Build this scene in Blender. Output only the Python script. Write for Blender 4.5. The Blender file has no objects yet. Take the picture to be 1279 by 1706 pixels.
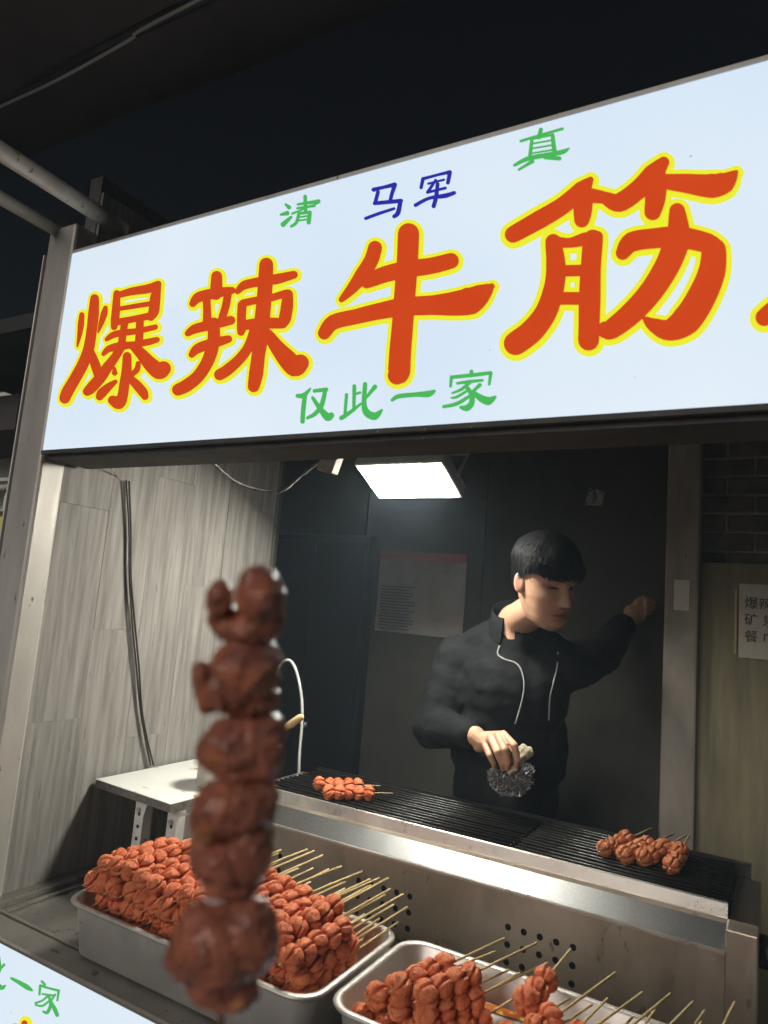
import bpy, bmesh, math, random
import numpy as np
from mathutils import Vector, Matrix, noise, Quaternion
random.seed(7); rng = np.random.default_rng(7)
SC = bpy.context.scene; COL = SC.collection
# ---------------------------------------------------------------- camera (eye = origin, ground at GZ)
GZ = -1.5
FPX, PIT, ROLL, YAW = 1165.0, math.radians(7.766), math.radians(4.679), math.radians(30.045)
F = Vector((-math.sin(YAW)*math.cos(PIT), math.cos(YAW)*math.cos(PIT), math.sin(PIT)))
R0 = Vector((math.cos(YAW), math.sin(YAW), 0)); U0 = R0.cross(F)
R = R0*math.cos(ROLL) + U0*math.sin(ROLL); U = -R0*math.sin(ROLL) + U0*math.cos(ROLL)
cam = bpy.data.cameras.new('camera'); co = bpy.data.objects.new('camera', cam); COL.objects.link(co)
co.matrix_world = Matrix(((R.x, U.x, -F.x, 0), (R.y, U.y, -F.y, 0), (R.z, U.z, -F.z, 0), (0, 0, 0, 1)))
cam.sensor_fit = 'VERTICAL'; cam.sensor_height = 36; cam.sensor_width = 27
cam.lens = 36*FPX/1706; cam.clip_start = 0.02; cam.clip_end = 400
cam.dof.use_dof = True; cam.dof.focus_distance = 1.75; cam.dof.aperture_fstop = 4.6
SC.camera = co
# ---------------------------------------------------------------- world, street light, exposure
w = bpy.data.worlds.new('World'); SC.world = w; w.use_nodes = True
nt = w.node_tree; sky = nt.nodes.new('ShaderNodeTexSky'); sky.sky_type = 'NISHITA'; sky.sun_disc = False
sky.sun_elevation = math.radians(-4.0); sky.sun_rotation = math.radians(200)
nt.links.new(sky.outputs[0], nt.nodes['Background'].inputs[0]); nt.nodes['Background'].inputs[1].default_value = 0.10
sun = bpy.data.lights.new('street_light', 'SUN'); sun.energy = 1.5; sun.angle = math.radians(35); sun.color = (1, .95, .88)
so = bpy.data.objects.new('street_light', sun); COL.objects.link(so)
so.rotation_euler = Vector((.18, .93, -.36)).to_track_quat('-Z', 'Y').to_euler()
SC.view_settings.view_transform = 'Standard'; SC.view_settings.look = 'None'; SC.view_settings.exposure = 0
SC.cycles.use_denoising = True; SC.cycles.max_bounces = 6; SC.cycles.sample_clamp_indirect = 4

# ---------------------------------------------------------------- pixel helpers (photo pixels -> a plane of the place)
def ray(x, y): return F*FPX + R*(x-639.5) - U*(y-853)
def onY(x, y, Y): d = ray(x, y); return d*(Y/d.y)
def onZ(x, y, Z): d = ray(x, y); return d*(Z/d.z)
def onX(x, y, X): d = ray(x, y); return d*(X/d.x)
def atD(x, y, D): d = ray(x, y); return d*(D/FPX)

# ---------------------------------------------------------------- materials
MATS = {}
def mat(name, c, rough=.6, metal=0., c2=None, scale=8., detail=6., bump=0., bscale=40., emit=0., stretch=(1, 1, 1), spec=.5,
        base_k=None, dirt=None, dirt_scale=60., dirt_cut=.62, rvar=0., mixlo=.35, mixhi=.65, sss=0., coat=0.):
    if name in MATS: return MATS[name]
    m = bpy.data.materials.new(name); m.use_nodes = True; MATS[name] = m
    n = m.node_tree; L = n.links.new; b = n.nodes['Principled BSDF']
    b.inputs['Roughness'].default_value = rough; b.inputs['Metallic'].default_value = metal
    b.inputs['Specular IOR Level'].default_value = spec; b.inputs['Coat Weight'].default_value = coat
    if sss: b.inputs['Subsurface Weight'].default_value = sss; b.inputs['Subsurface Radius'].default_value = (.01, .004, .002)
    tc = n.nodes.new('ShaderNodeTexCoord'); mp = n.nodes.new('ShaderNodeMapping'); mp.inputs['Scale'].default_value = stretch
    L(tc.outputs['Object'], mp.inputs[0])
    oi = n.nodes.new('ShaderNodeObjectInfo'); ad = n.nodes.new('ShaderNodeVectorMath'); ad.operation = 'ADD'
    sc = n.nodes.new('ShaderNodeVectorMath'); sc.operation = 'SCALE'; sc.inputs[3].default_value = 13.7
    cb = n.nodes.new('ShaderNodeCombineXYZ'); L(oi.outputs['Random'], cb.inputs[0]); L(oi.outputs['Random'], cb.inputs[1])
    L(cb.outputs[0], sc.inputs[0]); L(mp.outputs[0], ad.inputs[0]); L(sc.outputs[0], ad.inputs[1]); vec = ad.outputs[0]
    def nz(s, d=6.):
        t = n.nodes.new('ShaderNodeTexNoise'); t.inputs['Scale'].default_value = s; t.inputs['Detail'].default_value = d
        t.inputs['Roughness'].default_value = .62; L(vec, t.inputs['Vector']); return t.outputs['Fac']
    def rng_(v, a, z, o0=0., o1=1.):
        r = n.nodes.new('ShaderNodeMapRange'); L(v, r.inputs[0])
        for i, q in enumerate((a, z, o0, o1)): r.inputs[i+1].default_value = q
        return r.outputs[0]
    def mix(f, a, bb):
        x = n.nodes.new('ShaderNodeMix'); x.data_type = 'RGBA'; L(f, x.inputs[0])
        for i, q in ((6, a), (7, bb)):
            if isinstance(q, tuple): x.inputs[i].default_value = (*q, 1)
            else: L(q, x.inputs[i])
        return x.outputs[2]
    col = None
    if c2: col = mix(rng_(nz(scale, detail), mixlo, mixhi), c, c2)
    if dirt: col = mix(rng_(nz(dirt_scale, 3.), dirt_cut, dirt_cut+.05), col if col else c, dirt)
    if base_k is not None: b.inputs['Base Color'].default_value = (*[q*base_k for q in c], 1)
    elif col: L(col, b.inputs['Base Color'])
    else: b.inputs['Base Color'].default_value = (*c, 1)
    if emit:
        b.inputs['Emission Strength'].default_value = emit
        if col: L(col, b.inputs['Emission Color'])
        else: b.inputs['Emission Color'].default_value = (*c, 1)
    if rvar: L(rng_(nz(scale*2.3), .3, .7, max(.03, rough-rvar), rough+rvar), b.inputs['Roughness'])
    if bump:
        bp = n.nodes.new('ShaderNodeBump'); bp.inputs['Strength'].default_value = bump; bp.inputs['Distance'].default_value = .004
        L(nz(bscale, 5.), bp.inputs['Height']); L(bp.outputs[0], b.inputs['Normal'])
    return m
M_white = mat('sign_white', (.67, .79, .93), .35, c2=(.80, .89, .96), scale=1.1, detail=2., emit=.98, base_k=.08, spec=0, dirt=(.28, .33, .38), dirt_scale=85, dirt_cut=.715)
M_red = mat('sign_red', (.64, .065, .012), .4, c2=(.60, .055, .010), scale=9, emit=.97, base_k=.1, spec=0, dirt=(.3, .03, .01), dirt_scale=80, dirt_cut=.73)
M_yel = mat('sign_yellow', (.83, .83, .03), .4, emit=1.0, base_k=.1, spec=0)
M_grn = mat('sign_green', (.07, .46, .10), .4, emit=1.0, base_k=.1, spec=0)
M_blu = mat('sign_blue', (.022, .025, .36), .4, emit=1.0, base_k=.1, spec=0)
M_frame = mat('dark_frame', (.03, .028, .026), .7, c2=(.06, .055, .05), scale=14, bump=.3, dirt=(.3, .28, .25), dirt_scale=150, dirt_cut=.68)
M_post = mat('post_paint', (.52, .49, .45), .45, c2=(.38, .35, .32), scale=7, stretch=(1, 1, .25), bump=.15, dirt=(.08, .07, .06), dirt_scale=70, dirt_cut=.68, rvar=.12, metal=.25)
M_steel = mat('stainless', (.60, .56, .51), .34, metal=.85, c2=(.48, .44, .40), scale=5, rvar=.1, bump=.05, bscale=90, dirt=(.40, .36, .31), dirt_scale=45, dirt_cut=.74)
M_steel2 = mat('stainless_greasy', (.42, .36, .30), .40, metal=.85, c2=(.30, .25, .20), scale=6, rvar=.12, stretch=(1, 1, .5), bump=.08, bscale=120, dirt=(.22, .17, .13), dirt_scale=30, dirt_cut=.64)
M_band = mat('stainless_wet', (.25, .25, .25), .38, metal=1, c2=(.20, .20, .20), scale=170, rvar=.1, bump=.15, bscale=260)
M_pan = mat('pan_steel', (.62, .58, .54), .40, metal=.62, c2=(.54, .50, .46), scale=10, rvar=.08, bump=.06, bscale=200, dirt=(.34, .29, .25), dirt_scale=38, dirt_cut=.68)
M_counter = mat('counter_steel', (.34, .32, .29), .38, metal=.7, c2=(.24, .22, .20), scale=6, rvar=.12, bump=.1, bscale=80, dirt=(.12, .10, .08), dirt_scale=25, dirt_cut=.63)
M_grate = mat('grate_black', (.012, .012, .012), .28, metal=.3, bump=.3, bscale=200, c2=(.03, .028, .025), scale=60)
M_fire = mat('firebox_black', (.006, .006, .006), .8)
M_plank = mat('laminate', (.33, .31, .29), .78, spec=.12, c2=(.19, .175, .165), scale=5.5, detail=9, stretch=(9, 9, .55), bump=.12, bscale=30, dirt=(.16, .145, .135), dirt_scale=16, dirt_cut=.66)
M_back = mat('sooty_plaster', (.058, .054, .042), .75, c2=(.032, .030, .023), scale=3, bump=.25, bscale=30)
M_olive = mat('olive_board', (.30, .26, .15), .65, c2=(.20, .175, .105), scale=5, stretch=(7, 1, .6), bump=.12, bscale=40)
M_ceil = mat('sooty_ceiling', (.045, .045, .045), .8, c2=(.025, .025, .025), scale=5, bump=.2)
M_brick = mat('sooty_brick', (.17, .145, .115), .85, c2=(.09, .078, .06), scale=18, bump=.6, bscale=60)
M_mort = mat('mortar', (.42, .40, .34), .9, c2=(.30, .28, .24), scale=40, bump=.5, bscale=120)
M_conc = mat('old_post', (.40, .355, .30), .8, c2=(.27, .235, .195), scale=9, stretch=(1, 1, .4), bump=.4, bscale=50, dirt=(.07, .06, .05), dirt_scale=28, dirt_cut=.66)
M_paper = mat('paper', (.72, .66, .56), .8, c2=(.62, .56, .47), scale=9)
M_ink = mat('ink', (.03, .028, .028), .7)
M_black = mat('black_gloss', (.012, .013, .015), .45, spec=.25)
M_cable = mat('cable_black', (.02, .018, .016), .5)
M_wcable = mat('cable_white', (.62, .62, .60), .4)
M_web = mat('dusty_wire', (.34, .32, .29), .9, c2=(.10, .09, .08), scale=90, bump=.8, bscale=300)
M_wood = mat('bamboo', (.62, .47, .24), .55, c2=(.50, .36, .16), scale=20, stretch=(1, 1, .2))
M_melam = mat('melamine_white', (.80, .80, .76), .3, c2=(.74, .74, .70), scale=4, dirt=(.42, .20, .04), dirt_scale=16, dirt_cut=.655)
M_edge = mat('chipboard_edge', (.17, .155, .14), .85, c2=(.10, .09, .08), scale=60, bump=.5, bscale=150)
M_zinc = mat('painted_angle', (.60, .59, .57), .45, c2=(.45, .44, .42), scale=14, dirt=(.1, .09, .08), dirt_scale=50, dirt_cut=.66)
M_meat = mat('raw_meatball', (.80, .235, .085), .46, c2=(.62, .125, .042), scale=60, detail=8, bump=.8, bscale=330, dirt=(.34, .05, .018), dirt_scale=230, dirt_cut=.60, sss=.06)
M_grl = mat('grilled_meat', (.48, .15, .05), .36, c2=(.26, .07, .026), scale=45, detail=8, bump=.6, bscale=300, dirt=(.45, .17, .04), dirt_scale=110, dirt_cut=.63)
M_fg = mat('roasted_meat', (.52, .165, .088), .36, c2=(.27, .082, .05), scale=80, detail=7, bump=.9, bscale=300, mixlo=.42, mixhi=.60, dirt=(.62, .24, .06), dirt_scale=75, dirt_cut=.62, coat=.5, sss=.15)
M_oil = mat('chilli_oil', (.55, .16, .015), .1, c2=(.30, .035, .008), scale=25, dirt=(.55, .42, .10), dirt_scale=30, dirt_cut=.52)
M_lampbody = mat('lamp_body', (.42, .42, .39), .5, c2=(.34, .34, .31), scale=12)
M_glow = mat('lamp_glass', (1, .98, .86), .3, emit=170)
M_jacket = mat('black_jacket', (.005, .0056, .007), .85, c2=(.008, .0088, .010), scale=12, bump=.2, bscale=350, spec=.2)
M_trou = mat('dark_trousers', (.015, .015, .018), .8)
M_pipe = mat('grey_piping', (.34, .34, .33), .5)
M_hair = mat('black_hair', (.006, .006, .007), .6, spec=.12, c2=(.010, .010, .011), scale=30, stretch=(3, 3, .5), bump=.6, bscale=120)
M_skin = mat('skin', (.50, .29, .19), .5, c2=(.46, .25, .16), scale=25, sss=.08)
M_rag = mat('rag', (.55, .47, .35), .9, c2=(.36, .30, .21), scale=30, bump=.6, bscale=90)
M_wool = mat('steel_wool', (.55, .53, .50), .35, metal=.7)
M_woolc = mat('steel_wool_core', (.05, .05, .05), .7, bump=1, bscale=300)
M_awn = mat('awning_fabric', (.075, .062, .058), .85, c2=(.05, .042, .04), scale=4, bump=.2, bscale=60)
M_cord = mat('cord', (.35, .33, .30), .8)
M_gi = mat('galvanised_pipe', (.64, .60, .52), .45, metal=.2, c2=(.46, .42, .36), scale=18, bump=.25, bscale=120, dirt=(.2, .17, .13), dirt_scale=60, dirt_cut=.64)
M_ground = mat('paving', (.16, .15, .14), .85, c2=(.10, .095, .09), scale=3, bump=.3)

# ---------------------------------------------------------------- mesh helpers
def link(name, me, parent=None, m=None):
    o = bpy.data.objects.new(name, me); COL.objects.link(o)
    if m is not None and me is not None and not me.materials: me.materials.append(m)
    if parent: o.parent = parent
    return o
def tag(o, label, cat, group=None, kind=None):
    if label: o['label'] = label
    if cat: o['category'] = cat
    if group: o['group'] = group
    if kind: o['kind'] = kind
    return o
def empty(name, loc, label, cat, group=None):
    o = bpy.data.objects.new(name, None); COL.objects.link(o); o.location = loc; o.empty_display_size = .02
    return tag(o, label, cat, group)
class MB:
    def __init__(s): s.v = []; s.f = []
    def add(s, vs, fs):
        k = len(s.v); s.v += [tuple(q) for q in vs]; s.f += [tuple(i+k for i in f) for f in fs]; return s
    def box(s, x0, x1, y0, y1, z0, z1):
        return s.add([(x, y, z) for z in (z0, z1) for y in (y0, y1) for x in (x0, x1)],
                     [(0, 2, 3, 1), (4, 5, 7, 6), (0, 1, 5, 4), (2, 6, 7, 3), (0, 4, 6, 2), (1, 3, 7, 5)])
    def quad(s, a, b, c, d): return s.add([a, b, c, d], [(0, 1, 2, 3)])
    def tube(s, pts, r, n=8, smooth=0):
        pts = [Vector(p) for p in pts]
        rs = list(r) if isinstance(r, (list, tuple)) else [r]*len(pts)
        if smooth: pts, rs = crom(pts, rs, smooth)
        up = Vector((0, 0, 1)); vs = []; N = len(pts)
        for i, p in enumerate(pts):
            t = (pts[min(i+1, N-1)] - pts[max(i-1, 0)]).normalized()
            if abs(t.dot(up)) > .95: up = Vector((1, 0, 0)) if abs(t.x) < .9 else Vector((0, 1, 0))
            a = t.cross(up).normalized(); b = t.cross(a)
            vs += [p + (a*math.cos(2*math.pi*k/n) + b*math.sin(2*math.pi*k/n))*rs[i] for k in range(n)]
        fs = [(i*n+k, i*n+(k+1) % n, (i+1)*n+(k+1) % n, (i+1)*n+k) for i in range(N-1) for k in range(n)]
        fs += [tuple(range(n-1, -1, -1)), tuple((N-1)*n+k for k in range(n))]
        return s.add(vs, fs)
    def sphere(s, c, r, nu=16, nv=10):
        c = Vector(c); rx, ry, rz = r if isinstance(r, (tuple, list, Vector)) else (r, r, r); vs = [c + Vector((0, 0, rz))]
        for j in range(1, nv):
            t = math.pi*j/nv
            vs += [c + Vector((rx*math.sin(t)*math.cos(2*math.pi*i/nu), ry*math.sin(t)*math.sin(2*math.pi*i/nu), rz*math.cos(t))) for i in range(nu)]
        vs.append(c - Vector((0, 0, rz))); e = len(vs)-1
        fs = [(0, 1+i, 1+(i+1) % nu) for i in range(nu)]
        fs += [(1+j*nu+i, 1+(j+1)*nu+i, 1+(j+1)*nu+(i+1) % nu, 1+j*nu+(i+1) % nu) for j in range(nv-2) for i in range(nu)]
        fs += [(1+(nv-2)*nu+(i+1) % nu, 1+(nv-2)*nu+i, e) for i in range(nu)]
        return s.add(vs, fs)
    def mesh(s, name, smooth=False):
        me = bpy.data.meshes.new(name); me.from_pydata(s.v, [], s.f); me.validate()
        if smooth: me.polygons.foreach_set('use_smooth', [True]*len(me.polygons))
        return me
    def obj(s, name, m, parent=None, smooth=False, bevel=0):
        o = link(name, s.mesh(name, smooth), parent, m)
        if bevel:
            b = o.modifiers.new('bevel', 'BEVEL'); b.width = bevel; b.segments = 2; b.limit_method = 'ANGLE'
        return o
def crom(pts, rs, k):
    P, Q = [], []; N = len(pts)
    for i in range(N-1):
        p0, p1, p2, p3 = pts[max(i-1, 0)], pts[i], pts[i+1], pts[min(i+2, N-1)]
        for j in range(k):
            t = j/k
            P.append(.5*((2*p1) + (p2-p0)*t + (2*p0-5*p1+4*p2-p3)*t*t + (3*p1-p0-3*p2+p3)*t**3)); Q.append(rs[i]*(1-t)+rs[i+1]*t)
    return P+[pts[-1]], Q+[rs[-1]]
def box(name, x0, x1, y0, y1, z0, z1, m, parent=None, bevel=0): return MB().box(x0, x1, y0, y1, z0, z1).obj(name, m, parent, bevel=bevel)
def blob_mesh(name, mb, voxel, smooth_it=4, fn=None):
    me = mb.mesh(name); o = bpy.data.objects.new(name, me); COL.objects.link(o)
    r = o.modifiers.new('r', 'REMESH'); r.mode = 'VOXEL'; r.voxel_size = voxel
    s = o.modifiers.new('s', 'SMOOTH'); s.iterations = smooth_it; s.factor = .5
    bpy.context.view_layer.update()
    out = bpy.data.meshes.new_from_object(o.evaluated_get(bpy.context.evaluated_depsgraph_get()))
    bpy.data.objects.remove(o); bpy.data.meshes.remove(me); out.name = name
    if fn:
        nn = [v.normal.copy() for v in out.vertices]
        for v, n_ in zip(out.vertices, nn): v.co += n_*fn(v.co)
    out.polygons.foreach_set('use_smooth', [True]*len(out.polygons)); return out
def capsule(mb, a, b, ra, rb, n=12):
    a, b = Vector(a), Vector(b); mb.tube([a, a.lerp(b, .5), b], [ra, (ra+rb)/2, rb], n); mb.sphere(a, ra, n, 8); mb.sphere(b, rb, n, 8)

# ================================================================ SETTING
g = MB().quad((-25, -25, GZ), (25, -25, GZ), (25, 25, GZ), (-25, 25, GZ)).obj('ground', M_ground); tag(g, None, None, kind='structure')
WX, SY, CZ = -1.60, 1.042, -.744      # left wall face, sign plane, counter top
# left wall of vertical laminate planks
lw = empty('wall', (WX-.03, 1.5, GZ), 'grey wood-grain plank side wall at the left of the stall', 'wall')
lw_back = box('backing', -.03, .018, -.385, .48, 0, 2.6, M_edge, lw)
yy = 1.116; k = 0
while yy < 1.975:
    wd = min(.155, 1.98-yy); zc = CZ - .02; cuts = [zc, [-.35, -.12, -.42, .02, -.30, -.5, -.2][k % 7], [.2, .55, .33, .6, .45, .3, .5][k % 7], 1.05]
    for a, b in zip(cuts[:-1], cuts[1:]):
        d = random.uniform(0, .0012)
        p = box('plank', .02, .03+d, yy-1.5+.0003, yy+wd-1.5-.0003, a-GZ+.0003, b-GZ-.0003, M_plank, lw, bevel=.0005)
    yy += wd; k += 1
t = MB().box(0, .022, .475, .50, 0, 2.5).box(.0225, .034, .482, .494, 0, 2.4).obj('corner_trim', M_edge, lw, bevel=.002)
box('return_wall', -1.2, .018, .482, .53, 0, 2.6, M_back, lw)
# back wall with black door, brick wall with bricks
BY = 2.62
bw = empty('wall', (-1.2, BY, GZ), 'sooty dark back wall behind the man with a pinned notice', 'wall')
for a, b in ((-1.6, -.92), (-.915, -.40), (-.395, .16), (.162, .85)): box('wall_panel', a, b, 0, .08, 0, 2.7, M_back, bw, bevel=.002)
dk = empty('cupboard', (-1.80, BY-.06, GZ), 'tall black cupboard against the back wall left of the notice', 'cupboard')
box('carcass', -.30, .27, 0, .055, 0, 1.80, M_black, dk, bevel=.004)
box('door', -.28, -.012, -.015, -.001, .08, 1.77, M_black, dk, bevel=.003); box('door', -.008, .25, -.015, -.001, .08, 1.77, M_black, dk, bevel=.003)
kn = MB().tube([(.03, -.016, .98), (.03, -.035, .98)], .012, 12).obj('knob', M_steel, dk, True)
br = empty('brick_wall', (.15, BY-.02, GZ), 'sooty brick wall with pale mortar at the far right', 'wall')
box('mortar', -.42, .75, -.007, .018, 0, 2.6, M_mort, br)
bme = [MB().box(-.080, .080, -.012, .012, -.0275, .0275).mesh('brick') for _ in range(1)][0]
bme.materials.append(M_brick)
for r_ in range(11):
    z = 1.62 + r_*.0635
    for i in range(8):
        x = -.50 + i*.168 + (.084 if r_ % 2 else 0)
        o = link('brick', bme, br); o.location = (x+.1, -.002-random.random()*.004, z); o.scale = (1, 1, random.uniform(.96, 1.03))
        bv = o.modifiers.new('bevel', 'BEVEL'); bv.width = .004; bv.segments = 2
box('ceiling', -2.9, 1.2, 1.25, 2.7, .78, .83, M_ceil)['kind'] = 'structure'
# olive board + menu paper
ob = tag(box('board', -.255, .55, BY-.075, BY-.04, GZ+.005, .236, M_olive, bevel=.002), 'olive plywood board leaning on the brick wall at right', 'board')
pm = empty('menu_paper', onY(1230, 1095, BY-.08), 'cream price notice with handwritten characters on the olive board', 'notice')
pz = onY(1230, 972, BY-.08).z - onY(1230, 1095, BY-.08).z
MB().box(0, .30, -.0015, 0, 0, pz).obj('sheet', M_paper, pm)
MB().box(-.012, -.006, -.004, 0, .01, pz-.02).obj('edge_strip', M_wood, pm)
def text(body, size, parent, loc, m, rot=(math.pi/2, 0, 0)):
    cu = bpy.data.curves.new('t', 'FONT'); cu.body = body; cu.size = size; cu.offset = 0
    o = bpy.data.objects.new('t', cu); COL.objects.link(o); bpy.context.view_layer.update()
    me = bpy.data.meshes.new_from_object(o.evaluated_get(bpy.context.evaluated_depsgraph_get())); bpy.data.objects.remove(o)
    q = link('lettering', me, parent, m); q.location = loc; q.rotation_euler = rot; return q
for i, s in enumerate(('爆辣牛', '矿 泉', '餐 巾')): text(s, .040, pm, (.015, -.003, pz-.075-.053*i), M_ink)
# post in the room
cp = empty('post', (-.292, 2.5, GZ), 'old grey timber post beside the reaching hand', 'post')
box('shaft', -.052, .052, 0, .10, 0, 2.28, M_conc, cp, bevel=.008)
MB().box(-.022, .025, -.0025, -.001, 1.57, 1.67).obj('pasted_label', M_paper, cp)
# notice on back wall
a, b, c_, d_ = [onY(*q, BY-.012) for q in ((633, 932), (778, 930), (622, 1050), (745, 1062))]
nb = empty('wall_notice', (a.x, BY-.004, c_.z), 'grey printed notice with a reddish top band on the back wall', 'notice')
W_, H_ = b.x-a.x, a.z-c_.z
mb = MB(); nx = 14
vs = [(W_*i/nx, -.004-.006*math.sin(i*.9)*(j/6)-.004*random.random(), H_*j/6) for j in range(7) for i in range(nx+1)]
mb.add(vs, [(j*(nx+1)+i, j*(nx+1)+i+1, (j+1)*(nx+1)+i+1, (j+1)*(nx+1)+i) for j in range(6) for i in range(nx)]).obj('sheet', mat('notice_paper', (.30, .28, .26), .8, c2=(.22, .20, .19), scale=9), nb, True)
MB().box(0, W_, -.012, -.006, H_+.001, H_+.035).obj('red_band', mat('notice_red', (.28, .09, .07), .8), nb)
for i in range(15): MB().box(.025, .025+random.uniform(.13, .165), -.0205, -.0195, H_*.62-i*.0125, H_*.62-i*.0125+.0045).obj('text_line', mat('grey_ink', (.07, .07, .07), .8), nb)
st = onY(990, 828, BY-.002)
sk = tag(MB().quad((st.x-.035, st.y, st.z-.03), (st.x+.03, st.y, st.z-.035), (st.x+.038, st.y, st.z+.02), (st.x-.02, st.y, st.z+.036)).obj('sticker', mat('sticker_paper', (.34, .34, .28), .8, c2=(.10, .10, .08), scale=45, mixlo=.45, mixhi=.55)), 'small torn pale sticker high on the dark back wall', 'sticker')

# ================================================================ FRONT: post, pipes, awning
fp = empty('post', (-1.64, SY+.03, GZ), 'grey painted metal front post left of the white sign', 'post')
MB().box(-.057, .053, -.03, .04, 0, 2.42).obj('shaft', M_post, fp, bevel=.008)
MB().box(-.064, -.0575, -.034, .03, 0, 2.35).obj('edge_strip', M_post, fp, bevel=.003)
for nm, x, y1, z, r_, lb in (('pipe', -1.475, 1.10, .905, .021, 'upper galvanised awning pipe running onto the sign top'), ('pipe', -1.672, 1.12, .915, .017, 'lower thin awning pipe meeting the left post')):
    tag(MB().tube([(x, -.5, z+.02), (x, .4, z+.008), (x, y1, z)], r_, 14).obj(nm, M_gi, None, True), lb, 'pipe')
aw = empty('awning', (-.8, .89, 1.2), 'dark fabric awning overhead with a pale seam cord', 'awning')
def sheet(y0, y1, z0, z1, sag, nm):
    mb = MB(); n, m_ = 24, 10
    vs = [(-2.2+3.6*i/n, y0+(y1-y0)*j/m_, z0+(z1-z0)*j/m_-sag*math.sin(math.pi*j/m_)+.004*math.sin(i*1.3+j*.7)) for j in range(m_+1) for i in range(n+1)]
    mb.add(vs, [(j*(n+1)+i, j*(n+1)+i+1, (j+1)*(n+1)+i+1, (j+1)*(n+1)+i) for j in range(m_) for i in range(n)]); return mb.obj(nm, M_awn, aw, True)
sheet(-.75, -.003, .15, 0, .02, 'fabric_panel'); sheet(.003, .155, -.002, -.02, .004, 'fabric_panel')
p0, p1 = onZ(0, 178, 1.19), onZ(330, 0, 1.19)
MB().tube([Vector((-2.2, .89+(p0.y-.89), 1.19))-aw.location, p0-aw.location, p0.lerp(p1, .35)-aw.location+Vector((0, 0, -.012)), p0.lerp(p1, .7)-aw.location+Vector((0, 0, -.008)), p1-aw.location, Vector((.6, p1.y, 1.2))-aw.location], .0035, 6, 6).obj('seam_cord', M_cord, aw, True)

# ================================================================ SIGN
SX0, SX1, SZ0, SZ1 = -1.585, .62, .315, .831
sg = empty('sign_box', (SX0, SY, SZ0), 'long backlit white sign with red characters outlined in yellow', 'sign')
O = sg.location.copy()
MB().box(0, SX1-SX0, 0, .004, 0, SZ1-SZ0).obj('face_panel', M_white, sg)
MB().box(.004, SX1-SX0, .0045, .13, .0, SZ1-SZ0-.004).obj('casing', M_frame, sg)
MB().box(0, SX1-SX0, -.004, .135, -.010, -.001).obj('bottom_trim', M_frame, sg)
MB().box(.006, SX1-SX0, .012, .13, -.020, -.0105).obj('bottom_rail', M_frame, sg)
MB().box(0, SX1-SX0, -.003, .03, SZ1-SZ0+.0005, SZ1-SZ0+.007).obj('top_trim', M_post, sg)
def stroke(mb, pts, grow, lift, org, to3d, sm=5):
    P = [Vector((x, y, 0)) for x, y, _ in pts]; rr = [q[2] for q in pts]
    if len(P) > 1: P, rr = crom(P, rr, sm)
    rr = [r_+grow for r_ in rr]; N = len(P); L_, R_ = [], []
    for i in range(N):
        t = (P[min(i+1, N-1)]-P[max(i-1, 0)]); t = t.normalized() if t.length > 0 else Vector((1, 0, 0)); nrm = Vector((-t.y, t.x, 0))
        L_.append(P[i]+nrm*rr[i]); R_.append(P[i]-nrm*rr[i])
    def cap(c, r_, t):
        a0 = math.atan2(t.y, t.x); return [c+Vector((math.cos(a0+a)*r_, math.sin(a0+a)*r_, 0)) for a in np.linspace(math.pi/2, -math.pi/2, 9)[1:-1]]
    te = (P[-1]-P[-2]).normalized(); ts = (P[0]-P[1]).normalized()
    rim = L_ + cap(P[-1], rr[-1], te) + R_[::-1] + cap(P[0], rr[0], ts)
    c3 = [to3d(q.x, q.y)+Vector((0, -lift, 0)) for q in rim]
    k0 = N; e1 = 7
    fs = [(i, i+1, len(L_)+e1+N-2-i, len(L_)+e1+N-1-i) for i in range(N-1)]
    fs.append(tuple(range(N-1, N+e1+1))); fs.append(tuple(list(range(2*N+e1-1, 2*N+2*e1))+[0]))
    mb.add([q-org for q in c3], fs)
def glyph(name, strokes, sc, ox, oy, m, plane, parent, org, outline=0, sm=5, bold=0):
    to3 = lambda x, y: onY(ox+x/sc, oy+y/sc, plane)
    mb = MB()
    for i, s in enumerate(strokes): stroke(mb, s, bold, .004+.00006*i, org, to3, sm)
    o = mb.obj(name, m, parent)
    if outline:
        mb = MB()
        for i, s in enumerate(strokes): stroke(mb, s, bold+outline*sc, .0015+.00006*i, org, to3, sm)
        q = mb.obj('outline', M_yel, o)
    return o
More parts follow.
